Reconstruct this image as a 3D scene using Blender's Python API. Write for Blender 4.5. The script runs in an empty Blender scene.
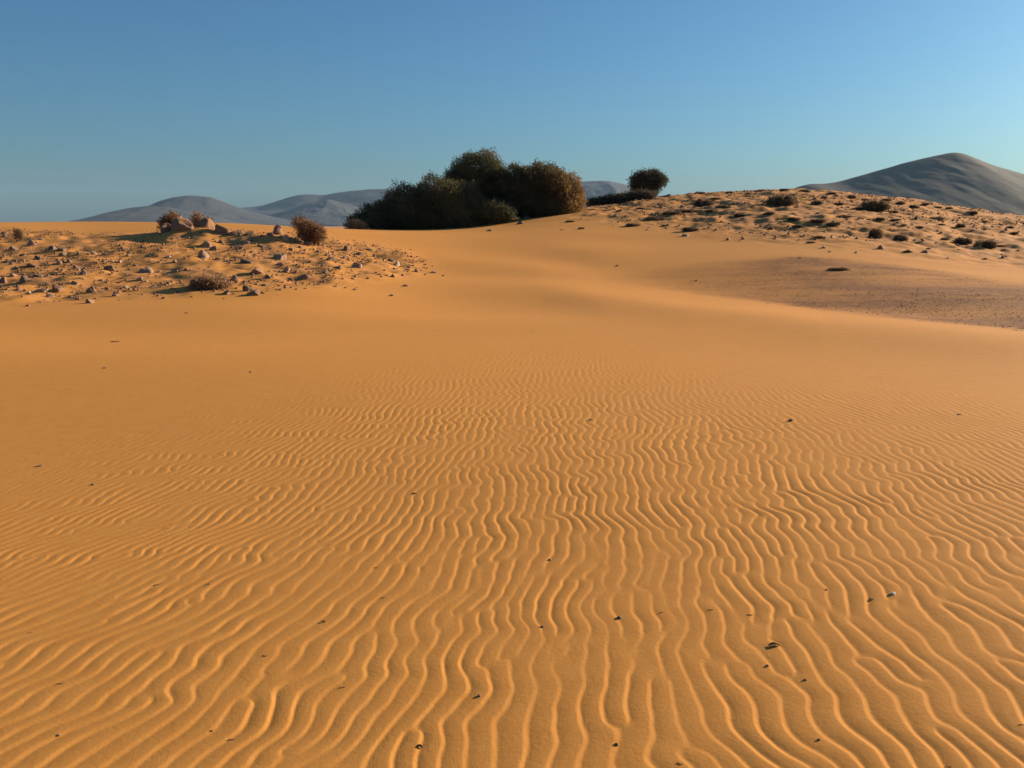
import bpy, math, random
import numpy as np
from mathutils import Vector

R = math.radians
rng = np.random.default_rng(7)
random.seed(7)
sc = bpy.context.scene
C = sc.collection

# ------------------------------------------------------------------ camera
F = 887.0                      # focal length in pixels of a 1024 px wide frame
CAM_H = 1.6
PITCH = math.atan(162.0 / F)   # horizon on row 222
cam_d = bpy.data.cameras.new('camera')
cam_d.sensor_width = 36.0
cam_d.lens = 36.0 * F / 1024.0
cam_d.clip_start = 0.05
cam_d.clip_end = 40000
cam = bpy.data.objects.new('camera', cam_d)
C.objects.link(cam)
cam.location = (0, 0, CAM_H)
cam.rotation_euler = (math.pi / 2 - PITCH, 0, 0)
sc.camera = cam

# ------------------------------------------------------------------ light
SUN_EL, SUN_AZ = 17.0, 59.0     # azimuth clockwise from +Y (the view direction)
world = bpy.data.worlds.new('World')
sc.world = world
world.use_nodes = True
wn = world.node_tree
bg = wn.nodes['Background']
sky = wn.nodes.new('ShaderNodeTexSky')
sky.sky_type = 'NISHITA'
sky.sun_disc = False
sky.sun_elevation = R(SUN_EL)
sky.sun_rotation = R(SUN_AZ)
sky.altitude = 0
sky.air_density = 1.0
sky.dust_density = 1.25
sky.ozone_density = 6
tint = wn.nodes.new('ShaderNodeMix')          # white balance of the sky colour
tint.data_type = 'RGBA'; tint.blend_type = 'MULTIPLY'; tint.inputs[0].default_value = 1.0
tint.clamp_result = False
tint.inputs[7].default_value = (.76, 1.06, 1.09, 1)
wn.links.new(sky.outputs[0], tint.inputs[6])
wn.links.new(tint.outputs[2], bg.inputs[0])
bg.inputs[1].default_value = 0.0485

sun_d = bpy.data.lights.new('sun', 'SUN')
sun_d.energy = 5.0
sun_d.angle = R(0.6)
sun_d.color = (1.0, 0.80, 0.58)
sun = bpy.data.objects.new('sun', sun_d)
C.objects.link(sun)
sdir = Vector((math.sin(R(SUN_AZ)) * math.cos(R(SUN_EL)), math.cos(R(SUN_AZ)) * math.cos(R(SUN_EL)), math.sin(R(SUN_EL))))
sun.rotation_euler = sdir.to_track_quat('Z', 'Y').to_euler()

sc.view_settings.view_transform = 'Standard'
sc.view_settings.look = 'None'
sc.view_settings.gamma = 1
sc.view_settings.exposure = 1.0
sc.cycles.volume_bounces = 0
sc.cycles.max_bounces = 6
sc.cycles.diffuse_bounces = 3
sc.cycles.transparent_max_bounces = 8


# ------------------------------------------------------------------ helpers
def props(o, label=None, cat=None, group=None, kind=None):
    if label: o['label'] = label
    if cat: o['category'] = cat
    if group: o['group'] = group
    if kind: o['kind'] = kind
    return o


def mesh_np(name, verts, faces, mat, smooth=False, attrs=None):
    """verts (n,3), faces (m,k) all of one size k, or a list of such arrays"""
    me = bpy.data.meshes.new(name)
    fl = faces if isinstance(faces, list) else [faces]
    fl = [f for f in fl if len(f)]
    me.vertices.add(len(verts))
    me.vertices.foreach_set('co', np.asarray(verts, dtype=np.float32).ravel())
    nl = sum(f.size for f in fl)
    npoly = sum(len(f) for f in fl)
    me.loops.add(nl)
    me.loops.foreach_set('vertex_index', np.concatenate([f.ravel() for f in fl]).astype(np.int32))
    me.polygons.add(npoly)
    starts, off = [], 0
    for f in fl:
        starts.append(off + np.arange(len(f)) * f.shape[1]); off += f.size
    me.polygons.foreach_set('loop_start', np.concatenate(starts).astype(np.int32))
    me.update(calc_edges=True)
    if smooth:
        me.polygons.foreach_set('use_smooth', np.ones(npoly, dtype=bool))
    for k, v in (attrs or {}).items():
        a = me.attributes.new(k, 'FLOAT', 'POINT')
        a.data.foreach_set('value', np.asarray(v, dtype=np.float32))
    me.materials.append(mat)
    me.validate()
    me.update()
    return me


def link(name, me, parent=None, loc=(0, 0, 0)):
    o = bpy.data.objects.new(name, me)
    C.objects.link(o)
    o.location = loc
    if parent is not None:
        o.parent = parent
    return o


def bspl(f):
    return ((1 - f) ** 3 / 6, (3 * f ** 3 - 6 * f ** 2 + 4) / 6, (-3 * f ** 3 + 3 * f ** 2 + 3 * f + 1) / 6, f ** 3 / 6)


def sample(grid, x, y, wrap=False):
    """bicubic B-spline lookup, grid[iy, ix]"""
    x = np.asarray(x, dtype=float); y = np.asarray(y, dtype=float)
    ix = np.floor(x).astype(int); iy = np.floor(y).astype(int)
    wx = bspl(x - ix); wy = bspl(y - iy)
    H, W = grid.shape
    out = 0
    for j in range(4):
        yy = iy + j - 1
        yy = yy % H if wrap else np.clip(yy, 0, H - 1)
        row = 0
        for i in range(4):
            xx = ix + i - 1
            xx = xx % W if wrap else np.clip(xx, 0, W - 1)
            row = row + wx[i] * grid[yy, xx]
        out = out + wy[j] * row
    return out


NG = np.random.default_rng(11).uniform(-1, 1, (256, 256))


def noise(x, y, s, seed=0):
    return sample(NG, np.asarray(x) / s + seed * 17.3 + 500, np.asarray(y) / s + seed * 31.7 + 500, True) * 1.9


def fbm(x, y, s, octs=4, seed=0, gain=0.5):
    o, a, n = 0, 1.0, 0
    for k in range(octs):
        o = o + a * noise(x, y, s / 2 ** k, seed + k * 3); n += a; a *= gain
    return o / n


def sstep(a, b, x):
    t = np.clip((x - a) / (b - a), 0, 1)
    return t * t * (3 - 2 * t)


def tof(px):
    return (np.asarray(px, dtype=float) - 512) / 902.0


# ------------------------------------------------------------------ terrain shape
DEP = np.array([8, 12, 16, 20, 25, 30, 36, 44, 52, 60, 70, 85, 120, 200, 400.])
COL = {
    -500: [0, 0, .0, .05, .2, .5, .9, 1.1, 1.1, 1.0, .9, .7, -1, -8, -16],
    -150: [0, 0, .03, .10, .5, 1.0, 1.45, 1.5, 1.35, 1.2, 1.0, .8, -1, -8, -16],
    0:   [0, 0, .03, .12, .51, 1.08, 1.50, 1.55, 1.3, 1.1, .9, .6, -1, -8, -16],
    100: [0, 0, .03, .13, .50, .98, 1.42, 1.60, 1.4, 1.2, .9, .6, -1, -8, -16],
    190: [0, 0, .03, .16, .70, 1.30, 1.58, 1.5, 1.3, 1.1, .9, .6, -1, -8, -16],
    260: [0, 0, .03, .20, .64, 1.14, 1.44, 1.45, 1.3, 1.1, .9, .6, -1, -8, -16],
    320: [0, 0, .0, .12, .42, .92, 1.25, 1.33, 1.3, 1.1, .9, .6, -1, -8, -16],
    390: [0, 0, -.03, .0, .12, .45, .85, 1.17, 1.26, 1.15, .9, .5, -1, -8, -16],
    450: [0, 0, -.04, -.06, .0, .30, .66, 1.07, 1.32, 1.25, 1.0, .6, -1, -8, -16],
    512: [0, 0, -.04, -.08, .0, .29, .64, 1.22, 1.68, 1.75, 1.5, .8, -1, -8, -16],
    545: [0, 0, -.03, -.07, .0, .29, .66, 1.46, 2.08, 2.25, 2.1, 1.2, -1, -8, -16],
    580: [0, 0, -.03, -.06, .0, .29, .70, 1.65, 2.40, 2.72, 2.6, 1.6, -1, -8, -16],
    640: [0, 0, -.02, -.05, .0, .26, .68, 1.55, 2.40, 3.04, 3.5, 3.5, 0, -8, -16],
    700: [0, 0, -.01, -.04, .0, .28, .76, 1.75, 2.73, 3.45, 4.0, 3.9, 1, -8, -16],
    770: [0, 0, .0, -.03, .05, .42, .98, 1.98, 2.90, 3.72, 4.30, 4.2, 1, -8, -16],
    830: [0, 0, .0, -.02, .10, .55, 1.13, 2.03, 2.85, 3.56, 4.15, 4.1, 1, -8, -16],
    900: [0, 0, .0, -.02, .08, .47, 1.05, 1.84, 2.50, 3.04, 3.35, 3.2, 1, -8, -16],
    960: [0, 0, .0, -.02, .05, .32, .80, 1.45, 2.05, 2.45, 2.67, 2.4, 0, -8, -16],
    1024: [0, 0, .0, -.03, .0, .18, .58, 1.02, 1.37, 1.66, 1.75, 1.5, -1, -8, -16],
    1200: [0, 0, .0, -.05, -.05, .05, .25, .45, .65, .80, .70, .5, -1, -8, -16],
    1500: [0, 0, .0, -.05, -.1, -.1, 0, .1, .2, .2, .1, 0, -2, -8, -16],
}
_cols = sorted(COL)
_ct = tof(_cols)
_tab = np.array([COL[c] for c in _cols])            # (col, depth)
NT, NY = 420, 360
T0, T1, L0, L1 = -1.15, 1.15, math.log(6), math.log(420)
_tg = np.linspace(T0, T1, NT); _lg = np.linspace(L0, L1, NY)
_a = np.array([np.interp(_lg, np.log(DEP), r) for r in _tab])            # (col, NY)
_g = np.array([np.interp(_tg, _ct, _a[:, j]) for j in range(NY)])         # (NY, NT)


def blur(g, s, ax):
    n = int(3 * s); k = np.exp(-0.5 * (np.arange(-n, n + 1) / s) ** 2); k /= k.sum()
    p = [(0, 0), (0, 0)]; p[ax] = (n, n)
    gp = np.pad(g, p, mode='edge')
    return np.apply_along_axis(lambda v: np.convolve(v, k, 'valid'), ax, gp)


TER = blur(blur(_g, 6.5, 0), 9.0, 1)


def H(X, Y):
    """large terrain height without ripples"""
    X = np.asarray(X, dtype=float); Y = np.asarray(Y, dtype=float)
    Yc = np.maximum(Y, 6.0)
    t = np.clip(X / Yc, T0, T1)
    l = np.clip(np.log(Yc), L0, L1)
    h = sample(TER, (t - T0) / (T1 - T0) * (NT - 1), (l - L0) / (L1 - L0) * (NY - 1))
    # soft wind-shaped undulation of the sand
    w = sstep(9, 16, Y) * (1 - sstep(90, 140, Y))
    h = h + w * (0.10 * noise(X + 0.5 * Y, Y * 1.1, 9.0, 1) + 0.035 * noise(X + .6 * Y, Y * 1.4, 3.2, 2))
    # the soft fold that sweeps from the middle of the picture down to the right
    tt = X / Yc
    fold = np.interp(tt, [-.15, .03, .1, .2, .35, .57, .9], [27, 23, 20, 17, 14, 11.6, 9.5]) + .5 * noise(X, Y, 5.0, 51)
    fw = sstep(-.12, .12, tt)
    h = h + fw * (.09 * np.exp(-((Y - fold * .97) / (fold * .15)) ** 2) - .07 * np.exp(-((Y - fold * 1.38) / (fold * .17)) ** 2))
    h = h + 0.012 * noise(X, Y, 1.9, 5) * sstep(2, 5, np.hypot(X, Y))
    # eroded hummock and the stony bank beside it
    h = h + .42 * np.exp(-((X + 10.75) / 1.05) ** 2 - ((Y - 30.4) / .9) ** 2) + .16 * np.exp(-((X + 9.3) / .8) ** 2 - ((Y - 30.0) / .8) ** 2)
    h = h + .20 * np.exp(-((X + 7.6) / 1.3) ** 2 - ((Y - 29.0) / 1.3) ** 2)
    h = h + .044 * 6 * np.tanh(X / 6) * (1 - sstep(4, 11, Y)) * sstep(-3, 0, Y)      # the near sand tilts gently
    r = rough(X, Y)
    h = h + r * (0.13 * fbm(X, Y, 1.9, 4, 9, 0.65) + 0.05 * noise(X, Y, .45, 19) + .02 * noise(X, Y, .17, 20))
    return h


def pix(px, py, hf=None):
    """pixel -> point where its ray meets the terrain"""
    hf = hf or H
    px = np.atleast_1d(np.asarray(px, dtype=float)); py = np.atleast_1d(np.asarray(py, dtype=float))
    v = (384 - py) / F; u = (px - 512) / F
    dY = math.cos(PITCH) + v * math.sin(PITCH)
    dZ = -math.sin(PITCH) + v * math.cos(PITCH)
    sx, sz = u / dY, dZ / dY
    lo = np.full(px.shape, 1.5); y = lo.copy(); hit = np.zeros(px.shape, bool); prev = lo.copy()
    while True:
        z = CAM_H + sz * y
        now = (z <= hf(sx * y, y)) & ~hit
        if now.any():
            a, b = prev[now], y[now]
            s1, s2 = sx[now], sz[now]
            for _ in range(14):
                m = (a + b) / 2
                under = CAM_H + s2 * m <= hf(s1 * m, m)
                b = np.where(under, m, b); a = np.where(under, a, m)
            y[now] = b; hit |= now
        if hit.all() or y[~hit].min() > 110: break
        prev = np.where(hit, prev, y)
        y = np.where(hit, y, y * 1.012)
    y = np.where(hit, y, 66.0)
    X = sx * y
    return X, y, hf(X, y), hit


# the stony zones, as functions of azimuth and depth
def rough(X, Y):
    Yc = np.maximum(Y, 5.0); t = X / Yc
    # left mound
    near = np.interp(t, [-1.2, -.56, -.45, -.3, -.2, -.12, -.07, 0], [17, 17.5, 18.5, 19, 21, 24.5, 27, 30])
    far = np.interp(t, [-1.2, -.56, -.47, -.42, -.36, -.3, -.22, -.15, -.07, 0], [33, 33, 31, 31, 33, 33, 33, 32, 29, 30])
    a = sstep(near - .8, near + 2.0, Y) * (1 - sstep(far - 1.0, far + 2.5, Y)) * (1 - sstep(-.13, -.08, t))
    # right hill top
    near = np.interp(t, [0, .05, .15, .3, .45, .6, 1.2], [48, 46, 42, 34, 30, 29, 27])
    b = sstep(near - 3, near + 6, Y) * sstep(.03, .12, t) * (1 - sstep(100, 130, Y)) * 1.3
    return np.maximum(a, b) * sstep(8, 12, Y)


def grit(X, Y):
    Yc = np.maximum(Y, 5.0); t = X / Yc
    near = np.interp(t, [-.02, .1, .22, .32, .43, .57, .8], [26.5, 24.3, 20.5, 18.2, 15.5, 12.9, 11])
    far = np.interp(t, [-.02, .1, .22, .32, .43, .57, .8], [27.5, 27.5, 29.5, 30, 28, 23.5, 20])
    n = fbm(X, Y, 2.2, 4, 23, .6)
    e = 1.1 * n
    near = near + e; far = far + e
    k = sstep(.08, .36, t)
    m = sstep(near - .2, near + 1.6, Y) * (1 - sstep(far - 1.8, far + .2, Y)) * (0.08 + .92 * k) * sstep(-.03, .1, t)
    st = fbm(X + 1.6 * Y, Y * 2.6, 4.5, 4, 27, .6)      # wind-drawn streaks
    return m * np.clip(.95 + .5 * n + .8 * st, .2, 1.15)


# ------------------------------------------------------------------ sand ripples
LAM, LAM2 = 0.086, 0.069      # ripple spacing near the viewer and farther out
RX0, RX1, RY0, RY1 = -10.0, 10.0, 0.0, 16.5
dxr, dyr = LAM2 / 6.0, 0.0185
rnx, rny = int((RX1 - RX0) / dxr), int((RY1 - RY0) / dyr)


def make_ripples(LAM, seed):
    g = np.random.default_rng(seed)
    kx = 2 * np.pi * np.fft.rfftfreq(rnx, dxr)[None, :]
    ky = 2 * np.pi * np.fft.fftfreq(rny, dyr)[:, None]
    k = np.hypot(kx, ky); k0 = 2 * np.pi / LAM
    N = np.fft.rfft2(g.standard_normal((rny, rnx)))
    X = RX0 + np.arange(rnx)[None, :] * dxr; Y = RY0 + np.arange(rny)[:, None] * dyr
    t = X / np.maximum(Y, 1.2)
    want = np.interp(t, [-.9, -.6, -.4, -.25, -.1, 0, .25, .5, .9], [26, 24, 19, 11, 5, 2, 2, -3, -8]) + 5 * noise(X * 1.0 + 0 * Y, Y, 1.3, 61)
    ang = np.degrees(np.arctan2(ky, kx))     # direction of the wave vector
    u = 0; ws = 0
    for a in range(-15, 36, 5):
        # line azimuth a (clockwise from Y) -> wave vector (cos a, -sin a)
        d = (ang + a + 90) % 180 - 90
        f = np.exp(-.5 * (d / 7.0) ** 2) * np.exp(-.5 * ((k - k0) / (.15 * k0)) ** 2)
        w = np.exp(-.5 * ((want - a) / 3.0) ** 2)
        u = u + w * np.fft.irfft2(N * f, s=(rny, rnx)); ws = ws + w
    u = u / ws
    u = u / u.std() * .35
    L = (1 - (k / k0) ** 2) ** 2
    den = 1 - 1.0 * (.45 - L)
    den = np.maximum(den, .55)
    for i in range(10):
        u = np.clip(u, -1, 1)
        u = np.fft.irfft2(np.fft.rfft2(u - u ** 3) / den, s=(rny, rnx))
    U = np.fft.rfft2(u)
    # quadrature (Hilbert transform along x) gives the phase
    q = np.fft.irfft2(U * -1j * np.where(kx > 0, 1, 0), s=(rny, rnx))
    return u, q


def two_fields():
    a, b = make_ripples(LAM, 5), make_ripples(LAM2, 6)
    X = RX0 + np.arange(rnx)[None, :] * dxr; Y = RY0 + np.arange(rny)[:, None] * dyr
    w = sstep(3.2, 4.4, Y + .55 * noise(X + 0 * Y, Y + 0 * X, .8, 71))
    return a[0] * (1 - w) + b[0] * w, a[1] * (1 - w) + b[1] * w


RU, RQ = two_fields()
RUS = RU.std() * 1.41


def bil(g, x, y):
    ix = np.clip(np.floor(x).astype(int), 0, g.shape[1] - 2); iy = np.clip(np.floor(y).astype(int), 0, g.shape[0] - 2)
    fx = np.clip(x - ix, 0, 1); fy = np.clip(y - iy, 0, 1)
    return (g[iy, ix] * (1 - fx) + g[iy, ix + 1] * fx) * (1 - fy) + (g[iy + 1, ix] * (1 - fx) + g[iy + 1, ix + 1] * fx) * fy


_ph = np.linspace(0, 1, 257)
CR = .75
_pr = np.where(_ph < CR, 1 - (1 - _ph / CR) ** 2.3, .5 + .5 * np.cos(np.pi * np.clip((_ph - CR) / (1 - CR), 0, 1)))
_k = np.exp(-.5 * (np.arange(-20, 21) / 5.0) ** 2); _k /= _k.sum()
_pr = np.convolve(np.concatenate([_pr[-41:-1], _pr, _pr[1:41]]), _k, 'same')[40:-40]
_pr = _pr - _pr.mean()


def ripple(X, Y):
    X = np.asarray(X, dtype=float); Y = np.asarray(Y, dtype=float)
    t = X / np.maximum(Y, 1.2)
    edge = np.interp(t, [-.9, -.56, -.35, -.2, 0, .1, .25, .4, .57, .9], [5.6, 6.3, 7.6, 9.6, 11.2, 10.8, 9.0, 7.6, 7.4, 7.2])
    edge = edge * (1 + .10 * noise(X, Y, 1.1, 41))
    env = (.85 * (1 - sstep(edge * .6, edge * 1.12, Y)) + .15 * (1 - sstep(edge, edge * 1.7, Y))) * sstep(.25, .8, Y)
    env = env * np.interp(Y, [0, 3.5, 5.5, 20], [1, 1, .86, .86])
    env = env * (1 - sstep(1.25, 2.2, np.abs(t)))
    # sinuous crests: sideways warp that alternates along the line
    wx = .033 * noise(X * .45, Y, .14, 31) + .011 * noise(X * .5, Y, .065, 33) + .05 * noise(X * .7, Y, .6, 35)
    u0 = (X + wx - RX0) / dxr; v0 = (Y - RY0) / dyr
    inside = (u0 > 1) & (u0 < rnx - 2) & (v0 > 0) & (v0 < rny - 2)
    a = bil(RU, u0, v0); b = bil(RQ, u0, v0)
    ph = (np.arctan2(b, a) / (2 * np.pi)) % 1.0
    amp = np.clip(np.hypot(a, b) / RUS, 0, 1.15) ** .7
    pr = np.interp(ph, _ph, _pr)
    A = .0033 * (1 + .25 * noise(X, Y, .7, 37)) * np.clip(1 + .42 * noise(X, Y * .55, .10, 39), .25, 1.5) * (1 + .35 * np.clip(np.abs(t), 0, .6))
    return np.where(inside, A * env * amp * pr, 0)


def HF(X, Y):
    return H(X, Y) + ripple(X, Y)


# ------------------------------------------------------------------ materials
def new_mat(name):
    m = bpy.data.materials.new(name); m.use_nodes = True
    nt = m.node_tree
    b = nt.nodes['Principled BSDF']
    b.inputs['Specular IOR Level'].default_value = .2
    b.inputs['Roughness'].default_value = .9
    return m, nt, b


def nd(nt, typ, **kw):
    n = nt.nodes.new(typ)
    for k, v in kw.items():
        if k.startswith('i_'):
            n.inputs[k[2:].replace('_', ' ')].default_value = v
        else:
            setattr(n, k, v)
    return n


def mixc(nt, fac, a, b, mode='MIX'):
    m = nt.nodes.new('ShaderNodeMix'); m.data_type = 'RGBA'; m.blend_type = mode
    for s, v in ((0, fac), (6, a), (7, b)):
        if hasattr(v, 'is_output'): nt.links.new(v, m.inputs[s])
        elif s == 0: m.inputs[0].default_value = v
        else: m.inputs[s].default_value = (*v, 1) if len(v) == 3 else v
    return m.outputs[2]


def noise_n(nt, scale, detail=3, rough_=.55, vec=None):
    n = nt.nodes.new('ShaderNodeTexNoise')
    n.inputs['Scale'].default_value = scale; n.inputs['Detail'].default_value = detail; n.inputs['Roughness'].default_value = rough_
    if vec is None:
        g = nt.nodes.new('ShaderNodeNewGeometry'); vec = g.outputs['Position']
    nt.links.new(vec, n.inputs['Vector'])
    return n.outputs['Fac']


def ramp(nt, fac, a, b, ca=(0, 0, 0), cb=(1, 1, 1)):
    r = nt.nodes.new('ShaderNodeValToRGB')
    r.color_ramp.elements[0].position = a; r.color_ramp.elements[1].position = b
    r.color_ramp.elements[0].color = (*ca, 1); r.color_ramp.elements[1].color = (*cb, 1)
    nt.links.new(fac, r.inputs[0])
    return r.outputs[0]


SAND = (.58, .250, .051)


def sand_mat():
    m, nt, b = new_mat('sand')
    big = noise_n(nt, .35, 4)
    c = mixc(nt, ramp(nt, big, .35, .7), SAND, (.53, .228, .046))
    med = noise_n(nt, 9, 5, .7)
    c = mixc(nt, ramp(nt, med, .3, .75), c, (.61, .28, .064))
    gr = noise_n(nt, 420, 2, .8)
    c = mixc(nt, ramp(nt, gr, .56, .74), c, (.36, .16, .055))
    at = nd(nt, 'ShaderNodeAttribute', attribute_name='rocky')
    rc = mixc(nt, ramp(nt, noise_n(nt, 2.5, 6, .7), .35, .65), (.50, .235, .08), (.37, .175, .065))
    f = nt.nodes.new('ShaderNodeMath'); f.operation = 'MULTIPLY'
    nt.links.new(at.outputs['Fac'], f.inputs[0])
    nt.links.new(ramp(nt, noise_n(nt, 1.1, 5, .7), .38, .62), f.inputs[1])
    c = mixc(nt, f.outputs[0], c, rc)
    gt = nd(nt, 'ShaderNodeAttribute', attribute_name='grit')
    f2 = nt.nodes.new('ShaderNodeMath'); f2.operation = 'MULTIPLY'
    nt.links.new(gt.outputs['Fac'], f2.inputs[0])
    nt.links.new(ramp(nt, noise_n(nt, 3.2, 6, .75), .35, .6, (.62, .62, .62)), f2.inputs[1])
    gc = mixc(nt, ramp(nt, noise_n(nt, 9, 6, .8), .38, .62), (.12, .046, .012), (.27, .107, .028))
    c = mixc(nt, f2.outputs[0], c, gc)
    nt.links.new(c, b.inputs['Base Color'])
    b.inputs['Specular IOR Level'].default_value = .1
    bp = nd(nt, 'ShaderNodeBump'); bp.inputs['Strength'].default_value = .35; bp.inputs['Distance'].default_value = .002
    nt.links.new(noise_n(nt, 260, 3, .75), bp.inputs['Height'])
    bp2 = nd(nt, 'ShaderNodeBump'); bp2.inputs['Strength'].default_value = .3; bp2.inputs['Distance'].default_value = .004
    nt.links.new(noise_n(nt, 55, 4, .6), bp2.inputs['Height'])
    nt.links.new(bp.outputs[0], bp2.inputs['Normal'])
    nt.links.new(bp2.outputs[0], b.inputs['Normal'])
    return m


def stone_mat(name, ca, cb, cc):
    m, nt, b = new_mat(name)
    tc = nd(nt, 'ShaderNodeTexCoord'); oi = nd(nt, 'ShaderNodeObjectInfo')
    n = noise_n(nt, 9, 5, .65)
    c = mixc(nt, ramp(nt, n, .35, .65), ca, cb)
    c = mixc(nt, ramp(nt, oi.outputs['Random'], .2, .95), c, cc)
    nt.links.new(c, b.inputs['Base Color'])
    bp = nd(nt, 'ShaderNodeBump'); bp.inputs['Strength'].default_value = .6; bp.inputs['Distance'].default_value = .02
    nt.links.new(noise_n(nt, 30, 4, .7), bp.inputs['Height'])
    nt.links.new(bp.outputs[0], b.inputs['Normal'])
    return m


def plain_mat(name, col, var=.25, rough_=.85):
    m, nt, b = new_mat(name)
    n = noise_n(nt, 25, 4, .6)
    c = mixc(nt, ramp(nt, n, .3, .7), tuple(v * (1 - var) for v in col), tuple(v * (1 + var) for v in col))
    nt.links.new(c, b.inputs['Base Color']); b.inputs['Roughness'].default_value = rough_
    return m


def leaf_mat(name, a, b_, c_, lo=.2, hi=.8):
    """tone attribute (one value per spray of leaves) mixes fresh, dull and dry leaf colour, plus sunlight painted in through tone_x"""
    m, nt, b = new_mat(name)
    at = nd(nt, 'ShaderNodeAttribute', attribute_name='tone')
    r = nt.nodes.new('ShaderNodeValToRGB')
    e = r.color_ramp.elements
    e[0].position = lo; e[0].color = (*a, 1); e[1].position = hi; e[1].color = (*c_, 1)
    x = e.new((lo + hi) / 2); x.color = (*b_, 1)
    nt.links.new(at.outputs['Fac'], r.inputs[0])
    nt.links.new(r.outputs[0], b.inputs['Base Color'])
    b.inputs['Roughness'].default_value = .75
    tr = nt.nodes.new('ShaderNodeBsdfTranslucent'); nt.links.new(r.outputs[0], tr.inputs[0])
    mx = nt.nodes.new('ShaderNodeMixShader'); mx.inputs[0].default_value = .3
    nt.links.new(b.outputs[0], mx.inputs[1]); nt.links.new(tr.outputs[0], mx.inputs[2])
    out = [n for n in nt.nodes if n.type == 'OUTPUT_MATERIAL'][0]
    nt.links.new(mx.outputs[0], out.inputs[0])
    return m


M_sand = sand_mat()
M_stone = stone_mat('pinkish_stone', (.29, .165, .10), (.19, .105, .065), (.36, .23, .15))
M_dark_stone = stone_mat('dark_stone', (.17, .115, .08), (.12, .082, .06), (.22, .15, .10))
M_rock = stone_mat('brown_rock', (.31, .165, .085), (.19, .10, .055), (.26, .14, .075))
M_gravel = stone_mat('brown_gravel', (.21, .092, .034), (.13, .058, .024), (.21, .092, .034))
M_pale = stone_mat('pale_stone', (.46, .33, .23), (.36, .25, .17), (.5, .38, .28))
M_white = plain_mat('white_shell', (.8, .72, .64), .1)
M_twig = plain_mat('dark_twig', (.05, .032, .02), .3)
M_bark = plain_mat('grey_bark', (.13, .095, .065), .3)
M_green = leaf_mat('olive_foliage', (.07, .08, .04), (.125, .115, .052), (.22, .155, .065))
M_brown = leaf_mat('brownish_foliage', (.075, .075, .034), (.15, .11, .046), (.32, .19, .07))
M_round = leaf_mat('grey_green_foliage', (.05, .056, .036), (.09, .085, .05), (.15, .12, .07))
M_dry = leaf_mat('dry_reddish_twigs', (.13, .07, .035), (.22, .12, .058), (.31, .18, .09))
M_tan = leaf_mat('dry_tan_twigs', (.24, .14, .075), (.34, .20, .10), (.42, .26, .14))
M_scrub = leaf_mat('dull_scrub', (.08, .065, .042), (.16, .115, .068), (.28, .19, .11))

# ------------------------------------------------------------------ ground sheet
th_dense = np.linspace(R(-41), R(41), 1500)
th_side = np.linspace(R(41), R(72), 240)[1:]
th_back = np.linspace(R(72), R(288), 76)[1:-1]
th = np.concatenate([-th_side[::-1], th_dense, th_side, th_back])
rr = np.concatenate([np.geomspace(.3, 1.9, 46)[:-1], np.geomspace(1.9, 13.5, 680)[:-1], np.geomspace(13.5, 110, 420)[:-1], np.geomspace(110, 9000, 70)])
TH, RR = np.meshgrid(th, rr)
GX = (np.sin(TH) * RR); GY = (np.cos(TH) * RR)
GZ = H(GX, GY) * sstep(-4, 2, GY)
# behind the camera the sand runs level; far out the plain lies a little lower
FAR = sstep(60, 400, RR) * (1 - sstep(-4, 40, GY))
GZ = GZ * (1 - FAR) + FAR * -12.0
nr = (rr < 15).sum()
GZ[:nr] += ripple(GX[:nr], GY[:nr])
rocky = rough(GX, GY); gritv = grit(GX, GY)
nT, nR = len(th), len(rr)
idx = np.arange(nT * nR).reshape(nR, nT)
nxt = np.roll(idx, -1, axis=1)
quads = np.stack([idx[:-1], idx[1:], nxt[1:], nxt[:-1]], -1).reshape(-1, 4)[:, ::-1]
V = np.stack([GX, GY, GZ], -1).reshape(-1, 3)
V = np.vstack([V, [[0, 0, float(H(0, 0))]]])
tri = np.stack([idx[0], nxt[0], np.full(nT, len(V) - 1)], -1)[:, ::-1]
me = mesh_np('ground', V, [quads.copy(), tri.copy()], M_sand, True,
             {'rocky': np.append(rocky.ravel(), 0), 'grit': np.append(gritv.ravel(), 0)})
if me.polygons[1000].normal.z < 0:
    me.flip_normals()
ground = props(link('ground', me), 'orange dune sand with fine wind ripples and stony rises', kind='structure')
del TH, RR, GX, GY, GZ, V, quads


# ------------------------------------------------------------------ distant hills
def hill_mat(name, ca, cb, cc, s):
    m, nt, b = new_mat(name)
    n = noise_n(nt, s, 7, .65)
    c = mixc(nt, ramp(nt, n, .38, .62), ca, cb)
    n2 = noise_n(nt, s * 9, 5, .7)
    c = mixc(nt, ramp(nt, n2, .52, .66), c, cc)
    nt.links.new(c, b.inputs['Base Color'])
    return m


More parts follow.
